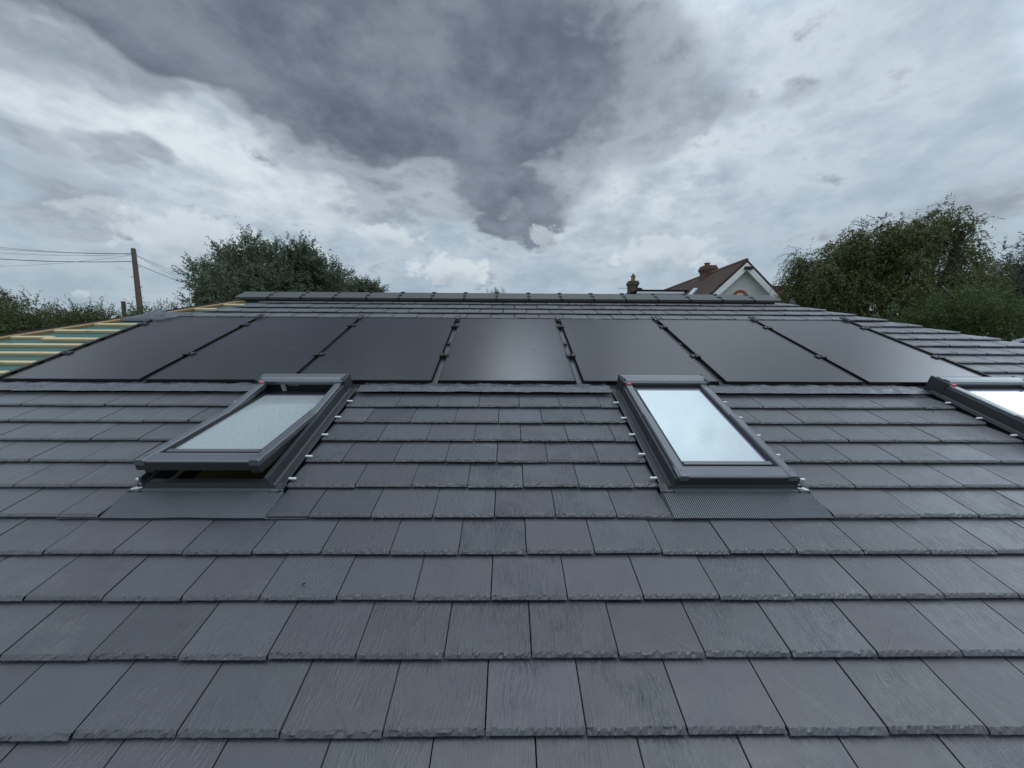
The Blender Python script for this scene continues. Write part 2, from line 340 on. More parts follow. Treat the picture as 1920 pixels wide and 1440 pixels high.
# ------------------------------------------------------------------ the slate-roofed house
G=.2103; UW=.30                                        # slate gauge and width
HL=lambda v:-3.40-(4.95-v)*1.077                        # left and right hip lines
HR=lambda v: 3.68+(4.95-v)*1.077
WIN=[-1.570,1.208,3.712]                                # roof windows (centre)
WV0=1.026
VE=-7*G
house=thing('slate_roof_house','low house with a dark slate hipped roof carrying seven solar panels','house',Matrix.Translation((0,2.3,0)))
rnd=random.Random(5)
def cut_left(n): return HL(n*G+G)+.0
def slates():
    b=MB()
    def slate(u0,u1,n,near,lim0=None,lim1=None):
        v0=n*G; v1=v0+G+.02; t=rnd.random(); ou,ov=rnd.uniform(0,40),rnd.uniform(0,40)
        j=rnd.uniform(-.0012,.0012); jv=rnd.uniform(-.003,.003); g=.0028 if n<10 else .0065
        u0+=g; u1-=g; v0+=jv
        lift=.006 if n>=19 else 0
        T=.0135 if n<11 else .016; W_=lambda v:j+lift-(v-v0)/G*(T+.0085)
        k=max(4,int((u1-u0)/(.0065 if n<4 else .011 if near else .03)))
        us=[u0+(u1-u0)*i/k for i in range(k+1)]
        ph=rnd.uniform(0,99); amp=1 if near else .8
        ed=[]; wob=rnd.uniform(-.0015,.0015)
        for i,u in enumerate(us):
            f=mnoise.noise(Vector((u*38,ph,0)))+.6*mnoise.noise(Vector((u*110,ph,3)))
            a=(.0155 if n<6 else .012)+.0055*f*amp
            bb=a*(.55+.45*mnoise.noise(Vector((u*90,ph,17))))
            c=.0016*mnoise.noise(Vector((u*60,ph,7)))+wob*(u-u0)/.3
            ed.append(((u,v0+a,W_(v0+a)+.0008*mnoise.noise(Vector((u*130,ph,31)))),(u,v0+bb,W_(v0)-.0040+.0042*mnoise.noise(Vector((u*75,ph,11)))+rnd.uniform(-.0014,.0014)),(u,v0+c,W_(v0)-.0088+.0018*mnoise.noise(Vector((u*120,ph,21)))),(u,v0+c+.0005,W_(v0)-T)))
        i0=len(b.v)
        for e in ed: b.v+=list(e)
        for i in range(k):
            q=i0+i*4
            for r in range(3):
                ids=(q+r+1,q+r+5,q+r+4,q+r)
                b.face(ids,t,[(b.v[x][0]+ou,b.v[x][1]+ov) for x in ids])
        ia=len(b.v); b.v+=[(u0,v1,W_(v1)),(u1,v1,W_(v1))]
        if lim0 is not None: b.v[ia]=(u0+lim0,v1,W_(v1))
        if lim1 is not None: b.v[ia+1]=(u1+lim1,v1,W_(v1))
        # top surface
        ids=tuple(i0+i*4 for i in range(k+1))+(ia+1,ia)
        b.face(ids,t,[(b.v[x][0]+ou,b.v[x][1]+ov) for x in ids])
        # side edges
        for (lo,hi,s) in ((i0,ia,1),(i0+k*4,ia+1,-1)):
            p=b.v[lo]; h=b.v[hi]; q=len(b.v); b.v+=[(p[0],p[1],p[2]-T),(h[0],h[1],h[2]-T)]
            b.face((lo,hi,q+1,q) if s>0 else (hi,lo,q,q+1),t)
    for n in range(-7,23):
        off=(.79 if n%2==0 else .285)*UW
        v=n*G; l,r=HL(v)+.03,HR(v)-.02; l2=1.077*G; r2=-1.077*G
        spans=[(l,r)]
        if n in(10,): spans=[(l,-4.2),(4.13,r)]
        if 11<=n<19: spans=[(4.185,r)]
        if n>=19:
            spans=[(HL(v)+.36,r)]
        if 4<=n<=10:
            w=.392 if n>4 else .400
            for c in WIN:
                ns=[]
                for a,bb in spans:
                    if c+w<=a or c-w>=bb: ns.append((a,bb)); continue
                    if a<c-w: ns.append((a,c-w))
                    if bb>c+w: ns.append((c+w,bb))
                spans=ns
        for a,bb in spans:
            js=[a]; k=math.floor((a-off)/UW)+1
            while off+k*UW<bb: js.append(off+k*UW); k+=1
            js.append(bb)
            if len(js)>2 and js[1]-js[0]<.13: js.pop(1)
            if len(js)>2 and js[-1]-js[-2]<.13: js.pop(-2)
            for p,q_ in zip(js,js[1:]):
                l0=min(l2,(q_-p)*.93) if abs(p-l)<1e-6 or (n>=19 and p==a) else None
                r0=-min(-r2,(q_-p)*.93) if abs(q_-r)<1e-6 else None
                slate(p,q_,n,n<11,l0,r0)
    return b
slates().build('roof_slates',SLATE,house,ROOF,uv=True)
# deck with holes for the windows
b=MB()
holes=[(c-.30,c+.30) for c in WIN]; vh0,vh1=WV0+.02,WV0+1.15; wd=-.040
def deck_row(v0,v1,xs0,xs1):
    b.poly([(xs0[0],v0,wd),(xs0[1],v0,wd),(xs1[1],v1,wd),(xs1[0],v1,wd)])
deck_row(VE,vh0,(HL(VE),HR(VE)),(HL(vh0),HR(vh0)))
xs=[None]+[x for h in holes for x in h]+[None]
for i in range(0,len(xs),2):
    a0=HL(vh0) if xs[i] is None else xs[i]; a1=HL(vh1) if xs[i] is None else xs[i]
    c0=HR(vh0) if xs[i+1] is None else xs[i+1]; c1=HR(vh1) if xs[i+1] is None else xs[i+1]
    deck_row(vh0,vh1,(a0,c0),(a1,c1))
deck_row(vh1,4.93,(HL(vh1),HR(vh1)),(HL(4.93),HR(4.93)))
b.build('roof_deck',DECK,house,ROOF)
# back slope and hip ends, walls
rl=ROOF@Vector((HL(4.93),4.93,-.02)); rr=ROOF@Vector((HR(4.93),4.93,-.02)); el_=ROOF@Vector((HL(VE),VE,-.02)); er=ROOF@Vector((HR(VE),VE,-.02))
yb=2*rl.y-el_.y
b=MB(); dz=-.004
b.poly([(rr.x,rr.y,rr.z),(rl.x,rl.y,rl.z),(el_.x,yb,el_.z),(er.x,yb,el_.z)])
b.poly([(rl.x,rl.y,rl.z+dz),(el_.x,el_.y,el_.z+dz),(el_.x,yb,el_.z+dz)]); b.poly([(rr.x,rr.y,rr.z+dz),(er.x,yb,er.z+dz),(er.x,er.y,er.z+dz)])
b.build('hip_slope',RIDGE,house,Matrix.Identity(4))
def brick_mat(name,a,bc,mortar,scale=1):
    m=mat(name,a,.8); q=MN(m); t=q.n('ShaderNodeTexBrick'); 
    geo=q.n('ShaderNodeNewGeometry'); sp=q.n('ShaderNodeSeparateXYZ'); q.l(geo.outputs['Position'],sp.inputs[0]); cb=q.n('ShaderNodeCombineXYZ')
    q.l(q.math('ADD',sp.outputs[0],sp.outputs[1]),cb.inputs[0]); q.l(sp.outputs[2],cb.inputs[1]); q.l(cb.outputs[0],t.inputs['Vector'])
    t.inputs['Scale'].default_value=scale; t.inputs['Brick Width'].default_value=.225; t.inputs['Row Height'].default_value=.075; t.inputs['Mortar Size'].default_value=.008
    t.inputs['Color1'].default_value=(*a,1); t.inputs['Color2'].default_value=(*bc,1); t.inputs['Mortar'].default_value=(*mortar,1)
    q.col(q.mix(q.math('MULTIPLY',q.noise(3,5,.7),.35),t.outputs['Color'],tuple(x*.55 for x in a))); q.bump(t.outputs['Fac'],-.5,.006); return m
BRICK=brick_mat('red_brick',(.25,.085,.05),(.17,.06,.04),(.20,.18,.15))
OLDBRICK=brick_mat('old_brick',(.16,.075,.05),(.10,.05,.035),(.12,.10,.08))
STONE=brick_mat('stained_brick',(.13,.10,.06),(.085,.065,.045),(.07,.06,.045))
WHITEWALL=brick_mat('painted_brick',(.86,.87,.87),(.82,.83,.83),(.74,.75,.75))
WHITEP2=metal_mat('white_board',(.88,.89,.89),.5,0,.06)
b=MB(); b.box(el_.x+.5,er.x-.5,el_.y+.5,yb-.5,0,el_.z-.02); b.build('wall',BRICK,house,Matrix.Identity(4))
b=MB(); b.box(el_.x-.02,er.x+.02,el_.y-.05,el_.y-.02,el_.z-.24,el_.z-.03); b.build('fascia',WHITEP2,house,Matrix.Identity(4))
# ridge tiles with their black clips
x=-3.735; i=0
while x<3.70:
    x1=min(x+.447,3.775)
    b=MB(); va=4.952; t=.014; a2=2*PITCH
    vl,wl=4.705,.052
    # front leg (parallel to the slope, with a square lip), back leg mirrored over the ridge
    c,s_=math.cos(a2),math.sin(a2); d_=va-vl
    bk=(va+d_*c,.064-d_*s_); j=rnd.uniform(-.002,.002)
    prof=[(vl,.020+j),(vl,wl+j-.004),(vl+.004,wl+j),(va-.02,.062),(va,.064),(va+.02*c,.060),(bk[0],bk[1]),(bk[0]-.03*s_,bk[1]-.03*c),(va,.038),(vl+.02,.024)]
    b.prism(prof,x+.004,x1-.004)
    b.build('ridge_tile',RIDGE,house,ROOF)
    if i>0:
        b=MB(); b.bbox(x-.014,x+.014,va-.03,va+.01,.062,.076,.004); b.bbox(x-.022,x+.022,va-.16,va-.11,.055,.069,.006)
        b.box(x-.008,x+.008,vl-.008,va-.02,.050,.060); b.box(x-.008,x+.008,vl-.010,vl+.002,.018,.058); b.bbox(x-.03,x+.03,va-.012,va+.012,.066,.073,.003)
        b.build('ridge_clip',CLIP,house,ROOF)
    x=x1; i+=1
    if x1>=3.77: break
b=MB(); b.box(-3.6,3.7,4.70,4.94,-.02,.022); b.build('ridge_roll',CLIP,house,ROOF)
# bare battens and green underlay left of the panels
b=MB(); NU=60
vs=[2.05+i*(4.92-2.05)/NU for i in range(NU+1)]
for v in vs:
    for k,u in enumerate((HL(v)+.02,HL(v)*.5-2.08,-4.16 if v<4.05 else max(HL(v)+.36,-4.16))):
        b.v.append((u,v,-.0275+.004*mnoise.noise(Vector((u*3,v*6,0)))))
for i in range(NU):
    for k in range(2): b.face((i*3+k,i*3+k+1,i*3+k+4,i*3+k+3))
b.build('underlay',UNDER,house,ROOF,smooth=True)
for n in range(10,23):
    v=(n+.02)*G+.09; r0=-4.165 if v<3.98 else HL(v)+.36
    l0=HL(v)+.10
    if r0-l0<.1: continue
    b=MB(); j=rnd.uniform(-.005,.005)
    if n==15:
        b.bbox(l0,l0+.42,v+j,v+j+.046,-.026,-.001,.002); b.bbox(l0+.37,r0,v+j-.052,v+j-.002,-.026,.001,.002); 
    else: b.bbox(l0,r0,v+j,v+j+.046,-.026,-.001,.002)
    b.build('batten',BATTEN,house,ROOF)
b=MB(); v=1.6
while v<4.88:
    v2=min(v+1.12,4.9)
    b.poly([(HL(v)-.03,v,.000),(HL(v)+.075,v,.000),(HL(v2)+.075,v2-.002,.000),(HL(v2)-.03,v2-.002,.000)])
    b.poly([(HL(v)+.075,v,.000),(HL(v)+.075,v,-.026),(HL(v2)+.075,v2-.002,-.026),(HL(v2)+.075,v2-.002,.000)])
    b.poly([(HL(v)-.03,v,.000),(HL(v)+.075,v,.000),(HL(v)+.075,v,-.026),(HL(v)-.03,v,-.026)])
    v=v2
b.build('hip_board',HIPWOOD,house,ROOF)
b=MB(); K=60
for i in range(K+1):
    v=1.6+i*(4.85-1.6)/K; z=.007+.004*mnoise.noise(Vector((v*5,0,0)))
    b.v+=[(HL(v)-.19,v,-.10),(HL(v)-.075,v,z-.003),(HL(v)-.045,v,z+.005),(HL(v)-.020,v,.002)]
for i in range(K):
    for k in range(3): b.face((i*4+k,i*4+k+1,i*4+k+5,i*4+k+4))
b.build('hip_membrane',DECK,house,ROOF)
# crumpled lead: strips under the panels, a patch at their top left corner
def lead(u0,u1,v0,v1,seed,drop=.05,name='lead_flashing',rise=.008):
    b=MB(); nu=max(8,int((u1-u0)/.018)); nv=14
    for i in range(nv+1):
        for k in range(nu+1):
            a=i/nv; u=u0+(u1-u0)*k/nu
            ve=v0+.010*mnoise.noise(Vector((u*5,seed,0)))+.004*mnoise.noise(Vector((u*23,seed,5)))
            vv=ve+(v1-ve)*a
            w=rise-(max(0,a-.35)/.65)**1.1*(drop+.004)+(.012*mnoise.noise(Vector((u*9,vv*16,seed)))+.008*mnoise.noise(Vector((u*30,vv*34,seed))))*min(1,a*3+.25)
            e=min(k,nu-k)/nu*(u1-u0)
            w+=.010*max(0,1-e/.10)*math.sin(vv*60)*.6*a*(1 if rise<.02 else 0)
            b.v.append((u,vv,w))
    for i in range(nv):
        for k in range(nu): q=i*(nu+1)+k; b.face((q,q+1,q+nu+2,q+nu+1))
    return b.build(name,LEAD,house,ROOF,smooth=True)
lead(-4.50,-1.985,9.93*G,2.345,1); lead(-1.175,.815,9.95*G,2.345,2); lead(1.605,3.325,9.92*G,2.345,3)
b=MB(); nu,nv=26,12
for i in range(nv+1):
    for k in range(nu+1):
        v=3.84+i/nv*.26; u=-4.56+k/nu*.46+(v-3.84)*.9
        b.v.append((u,v,.016+.040*math.exp(-((u+4.28)/.07)**2)*(i/nv)+.009*mnoise.noise(Vector((u*14,v*14,2)))-(.03 if k in(0,nu) or i==0 else 0)))
for i in range(nv):
    for k in range(nu): q=i*(nu+1)+k; b.face((q,q+1,q+nu+2,q+nu+1))
b.build('lead_flashing',LEAD,house,ROOF,smooth=True)

# ---- roof windows
def roof_window(cu,ang,label):
    M=ROOF@Matrix.Translation((cu,WV0,0))
    piv=Matrix.Translation((0,.61,.062)); SA=piv@Matrix.Rotation(-ang,4,'X')@piv.inverted()
    # outer frame and casing: the part itself
    b=MB()
    for s in (-1,1):
        xa,xb=sorted((s*.330,s*.314)); b.bbox(xa,xb,-.004,1.17,-.045,.076,.0025)
        xa,xb=sorted((s*.3135,s*.300)); b.box(xa,xb,.002,1.15,-.14,.050)
        xa,xb=sorted((s*.3135,s*.318)); b.bbox(xa,xb,.0,1.06,.05,.080,.0015)
    b.box(-.2995,.2995,.003,.030,-.14,.042); b.box(-.2995,.2995,1.12,1.149,-.14,.05)
    b.bbox(-.3135,.3135,-.0015,.0025,-.02,.038,.001)
    wdw=b.build('roof_window',[ALUD],house,M); wdw['label']=label
    # fixed upper covers and hood
    b=MB()
    for s in (-1,1):
        xa,xb=sorted((s*.312,s*.262))
        b.prism([(xa,.055),(xa,.086),(xa+.006,.091),(xb-.006,.091),(xb,.086),(xb,.055)],.6125,1.062,'y')
        b.build('upper_cover',ALU,wdw,M); b=MB()
    b=MB(); b.prism([(1.052,.072),(1.048,.098),(1.062,.112),(1.09,.118),(1.135,.118),(1.150,.112),(1.155,.104),(1.165,.108),(1.174,.100),(1.174,-.03),(1.165,-.03),(1.160,.07)],-.318,.318)
    b.build('hood',ALU,wdw,M)
    b=MB()
    for s in (-1,1):
        xa,xb=sorted((s*.3185,s*.334)); b.bbox(xa,xb,1.045,1.178,-.035,.112,.004)
        xa,xb=sorted((s*.300,s*.3184)); b.bbox(xa,xb,1.060,1.10,.09,.121,.006)
        b.build('hood_end',ALUD,wdw,M); b=MB()
    # sash: ring, bottom cap, lower covers
    b=MB()
    for s in (-1,1):
        xa,xb=sorted((s*.298,s*.250)); b.box(xa,xb,.015,1.085,.010,.0655,SA)
    b.box(-.2499,.2499,.034,.10,.012,.0685,SA); b.box(-.2499,.2499,1.0,1.085,-.005,.069,SA)
    for s in (-1,1):
        for yy in (.12,.30): b.tube([SA@Vector((s*.298,yy,.035)),SA@Vector((s*.3005,yy,.035))],.006,8)
    b.build('sash',GASK,wdw,M)
    b=MB()
    b.prism([(-.0055,.078),(-.006,.086),(.002,.0915),(.060,.094),(.078,.090),(.084,.078),(.084,.070),(.0,.070)],-.318,.3105,'x',SA)
    b.build('bottom_cap',ALU,wdw,M)
    b=MB(); b.box(-.316,.309,-.0045,-.0005,.036,.0775,SA); b.build('cap_lip',GASK,wdw,M)
    b=MB()
    for s in (-1,1):
        xa,xb=sorted((s*.312,s*.262))
        b.prism([(xa,.066),(xa,.0895),(xa+.006,.0965),(xb-.006,.0965),(xb,.0895),(xb,.066)],-.010,.6085,'y',SA)
        for y_ in (.56,.04): b.tube([SA@Vector((s*.290,y_,.0962)),SA@Vector((s*.290,y_,.0985))],.004,8)
        b.build('lower_cover',ALU,wdw,M); b=MB()
    b=MB()
    for s in (-1,1):
        for k,(p,q_) in enumerate(((.2585,.2515),(.2495,.2435))):
            xa,xb=sorted((s*p,s*q_)); b.box(xa,xb,.088,1.0,.069,.086-k*.006,SA)
    b.box(-.2434,.2434,.0885,.098,.069,.079,SA); b.box(-.2434,.2434,.099,.128,.069,.083,SA,); 
    b.build('glazing_bead',[GASK],wdw,M)
    b=MB(); b.bbox(-.2434,.2434,.100,.1285,.0835,.0865,.001,SA); b.build('bead_cover',ALU,wdw,M)
    b=MB(); b.box(-.2434,.2434,.128,1.0,.060,.072,SA); b.build('pane',PANE_SKY_PAINT if ang>0 else PANE,wdw,M)
    # inner edge tape of the double glazing
    b=MB()
    b.box(.229,.2434,.128,1.0,.0725,.0731,SA); b.box(-.2434,.2289,.980,1.0,.0725,.0731,SA)
    b.build('pane_edge',EDGE,wdw,M)
    # lining and the dark room below
    b=MB()
    b.poly([(-.299,.03,-.03),(-.299,1.12,-.03),(-.32,1.12,-.6),(-.32,.03,-.6)]); b.poly([(.299,1.12,-.03),(.299,.03,-.03),(.32,.03,-.6),(.32,1.12,-.6)])
    b.poly([(-.299,.03,-.1),(.299,.03,-.1),(.32,.0,-.6),(-.32,.0,-.6)]); b.poly([(.299,1.12,-.1),(-.299,1.12,-.1),(-.32,1.15,-.6),(.32,1.15,-.6)])
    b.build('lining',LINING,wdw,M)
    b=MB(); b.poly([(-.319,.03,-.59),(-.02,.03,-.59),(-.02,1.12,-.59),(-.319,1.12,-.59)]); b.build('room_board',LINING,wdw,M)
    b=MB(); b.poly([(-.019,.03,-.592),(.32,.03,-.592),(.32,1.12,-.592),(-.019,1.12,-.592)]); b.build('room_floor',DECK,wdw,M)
    # red tag and stickers near the hinge
    b=MB(); b.bbox(-.300,-.270,1.030,1.058,.0915,.101,.002); b.build('red_tag',REDP,wdw,M)
    if ang>0:
        b=MB(); b.box(-.20,-.165,1.1185,1.1195,-.02,.045); b.box(-.14,-.06,1.1185,1.1195,.030,.034); b.build('sticker',WHITEP,wdw,M)
    # side gutters, pleated apron, white clips
    b=MB()
    for s in (-1,1):
        pr=[(s*.3305,.012),(s*.340,.0045),(s*.372,.0045),(s*.378,.010),(s*.392,.010),(s*.392,.0075),(s*.381,.0075),(s*.374,.001),(s*.3305,-.004)]
        if s<0: pr=pr[::-1]
        b.prism(pr,-.03,1.12,'y')
        b.build('gutter',ALUD,wdw,M); b=MB()
    b=MB(); b.prism([(-.0018,.030),(-.004,.026),(-.008,.012),(-.016,.005),(-.016,.001),(-.0018,-.01)],-.355,.355); 
    for s in (-1,1): b.poly([(s*.355,-.016,.005),(s*.355,.03,.012),(s*.400,.03,.008),(s*.398,-.016,.0045)][::s])
    b.build('front_tray',ALUD,wdw,M)
    b=MB(); s=1 if cu>0 else -1
    for k in range(8):
        a0,a1=k/8,(k+1)/8; f=lambda a:[(s*(.330+.062*a),.012-.022*a,.010+.030*(1-a)**2),(s*(.330+.050*a),-.010-.010*a,.010+.004*(1-a))]
        p=f(a0); p2=f(a1); b.poly([p[0],p[1],p2[1],p2[0]][::-s])
    b.build('corner_fold',FOLD,wdw,M)
    b=MB(); va,vb=-.016,(3.965*G-WV0); x0,x1=-.60,.60; step=.0105; K=int((x1-x0)/step)*4; rows=6
    for i in range(rows+1):
        for k in range(K+1):
            x=x0+(x1-x0)*(k//4*4+(0,2.1,2.6,3.5)[k%4])/K; t=i/rows; vv=va+(vb-va)*t
            amp=.0032 if t>0 else .0005
            dip=-.013*t if abs(x)<.399 else -.020-.011*(1-t)
            sag=.003*mnoise.noise(Vector((x*6+cu,0,1)))*t
            vv2=vv+(.005*mnoise.noise(Vector((x*4+cu,3,1))) if i==rows else 0)
            b.v.append((x,vv2,.002+dip+max(0,sag)+(amp if k%4 in(0,1) else -amp)))
    for i in range(rows):
        for k in range(K): q=i*(K+1)+k; b.face((q+K+1,q+K+2,q+1,q))
    # folded bead at the head of the pleats
    b.prism([(-.012,.006),(-.014,.009),(-.022,.0085),(-.024,.0045),(-.018,.003)],-.40,.40)
    b.build('pleated_apron',APRON,wdw,M)
    for n in range(5,10):
        for s in (-1,1):
            b=MB(); vv=n*G+.030+rnd.uniform(-.01,.02)-WV0; xa,xb=sorted((s*.386,s*(.425))); b.bbox(xa,xb,vv,vv+.011,.004,.0125,.001); b.build('clip',WHITEP,wdw,M)
    return wdw
EDGE=mat('edge_tape',(.17,.16,.30),.10,.5)
roof_window(WIN[0],R(8.3),'left roof window tilted open at the bottom, with pale glass above a dark gap')
roof_window(WIN[1],0,'closed middle roof window reflecting pale cloud')
roof_window(WIN[2],0,'closed roof window cut off by the right edge of the picture')

# ------------------------------------------------------------------ solar panels and their rails
PU=[(-4.150,-3.020),(-2.975,-1.790),(-1.755,-.628),(-.575,.568),(.615,1.760),(1.820,2.975),(3.025,4.115)]
PU=[(-4.120,-3.022),(-2.968,-1.802),(-1.762,-.634),(-.574,.566),(.630,1.760),(1.822,2.974),(3.025,4.115)]
VP0=[2.312]*7; VP1=4.03; PW=-.006
PL=['leftmost solar panel, bordering the bare timber battens','second solar panel from the left, faintly dusty along its left seam',
    'dark solar panel up-slope of the open roof window, right of the second','middle solar panel with a soft bright glow of reflected sky',
    'grey solar panel just right of the glowing middle one','solar panel second from the right, above the gap between two closed roof windows',
    'rightmost solar panel, palest, bordering the slates by the right hip']
g1='black solar panels in a row on the slate roof'
c=-.004
for (a,b_),v0,lab in zip(PU,VP0,PL):
    cx=(a+b_)/2; hw=(b_-a)/2; M=ROOF@Matrix.Translation((cx,v0,PW)); Ln=VP1-v0
    t=thing('solar_panel',lab,'solar panel',M,g1)
    b=MB(); fw=.011
    b.bbox(-hw,hw,0,fw,-.036,.0015,.001); b.bbox(-hw,hw,Ln-fw,Ln,-.036,.0015,.001); b.bbox(-hw,-hw+fw,fw,Ln-fw,-.036,.0015,.001); b.bbox(hw-fw,hw,fw,Ln-fw,-.036,.0015,.001)
    b.build('frame',FRAMEB,t)
    b=MB(); b.box(-hw+fw,hw-fw,fw,Ln-fw,-.006,-.0005); b.build('glass',PV,t)
RL=['mounting rail along the open left side of the leftmost solar panel','mounting rail between the leftmost solar panel and the second','mounting rail in the seam running up from the open roof window hood',
    'mounting rail on the left of the glowing middle panel','mounting rail on the right of the glowing middle panel','mounting rail in the seam running up from the right corner of the middle roof window',
    'mounting rail between the two rightmost solar panels','mounting rail along the outer right side of the rightmost panel']
edges=[PU[0][0]-.025]+[(p[1]+q_[0])/2 for p,q_ in zip(PU,PU[1:])]+[PU[-1][1]+.025]
for i,(u,lab) in enumerate(zip(edges,RL)):
    M=ROOF@Matrix.Translation((u,2.30,-.03)); t=thing('mounting_rail',lab,'rail',M,'mounting rails between the solar panels')
    w=.021 if i else .03
    b=MB()
    z=-.006
    b.bbox(-w,w,.0,1.69,-.0145,z,.001); b.box(-w,-w+.003,0,1.69,z,z+.009); b.box(w-.003,w,0,1.69,z,z+.009)
    b.bbox(-.028,.028,1.62,1.80,.012,.0435 if 0 else .020,.001)
    b.build('rail',RAIL,t)
    if 1:
        # narrow tray tab lapping over the slates at the top of the seam
        b=MB(); s=-1 if u<0 else 1; b.prism([(-.022,.0),(-.022,.0475),(-.019,.0475),(-.019,.040),(.019,.040),(.019,.0475),(.022,.0475),(.022,.0)],1.63,1.76,'y'); b.build('tray_end',RAIL,t)
    for v in (.545,1.395):
        b=MB(); b.bbox(-.045,.045,v-.028,v+.028,.0265,.036,.003); b.box(-.018,.018,v-.028,v+.028,-.002,.0264); b.tube([(0,v,.036),(0,v,.043)],.008,6); b.box(-.045,-.036,v-.036,v-.028,.0265,.034); b.build('clamp',CLIP,t)
    if i in (0,7):
        b=MB(); xa,xb=(-.052,-.020) if i==0 else (.018,.030); b.bbox(xa,xb,0.0,1.70,-.03,.036 if i==0 else .034,.003); b.build('edge_trim',CLIP,t)
    if i in (3,4,5):
        b=MB(); b.bbox(-.020,.010,.87,.92,.004,.016,.002); b.build('rail_splice',CLIP,t)
# black side skirts
# ------------------------------------------------------------------ small things lying on the roof
for (x,y,lab,sz) in ((570,1096,'dark twig-like crumb lying on a slate left of centre',.008),(926,975,'tiny dark crumb on the slates between the two nearer roof windows',.006),(1749,773,'dark crumb on a slate beside the rightmost roof window',.008)):
    d=(at(x,y,1)-CAM); n=ROOF.to_3x3()@Vector((0,0,1)); o0=ROOF@Vector((0,0,0)); tt=(o0-CAM).dot(n)/d.dot(n); P=CAM+d*tt
    b=MB(); M=Matrix.Translation(P)@ROOF.to_3x3().to_4x4()@Matrix.Rotation(.7,4,'Z'); b.tube([(-sz,0,.001),(-sz*.3,sz*.2,.004),(sz*.4,0,.005),(sz,sz*.3,.001)],[sz*.2,sz*.4,sz*.35,sz*.1],7)
    o=b.build('debris_crumb',CLIP,None,M); tag(o,lab,'debris')
# ------------------------------------------------------------------ ground
def grass_mat():
    m=mat('grass',(.06,.09,.03),.9); q=MN(m); q.col(q.mix(q.noise(.4,8,.7),(.045,.075,.022),(.11,.12,.05))); q.bump(q.noise(8,5,.7),.6,.05); return m
b=MB(); K=24; Rr=1400
b.poly([(-Rr,-Rr,0),(Rr,-Rr,0),(Rr,Rr,0),(-Rr,Rr,0)]); tag(b.build('ground',grass_mat()),kind='structure')
# ------------------------------------------------------------------ foliage
def leaf_mat(name,a,b_,c,rough=.5):
    m=mat(name,a,rough); q=MN(m); geo=q.n('ShaderNodeNewGeometry')
    tone=q.n('ShaderNodeAttribute',attribute_name='tone').outputs['Fac']
    cl=q.rng(q.noise(.9,3,.6),.3,.7,0,1); x=q.mix(cl,a,b_); x=q.mix(q.math('MULTIPLY',q.math('POWER',tone,2.5),.9),x,c); q.col(x)
    tr=q.n('ShaderNodeBsdfTranslucent'); q.l(x,tr.inputs[0]); ms=q.n('ShaderNodeMixShader'); ms.inputs[0].default_value=.28
    out=[n for n in q.t.nodes if n.type=='OUTPUT_MATERIAL'][0]; q.l(q.b.outputs[0],ms.inputs[1]); q.l(tr.outputs[0],ms.inputs[2]); q.l(ms.outputs[0],out.inputs[0])
    q.b.inputs['Specular IOR Level'].default_value=.3; return m
BARK=wood_mat('bark',(.09,.075,.06),(.05,.04,.032),(20,20,3))
POLEW=wood_mat('pole_wood',(.13,.092,.07),(.07,.050,.040),(25,25,2))
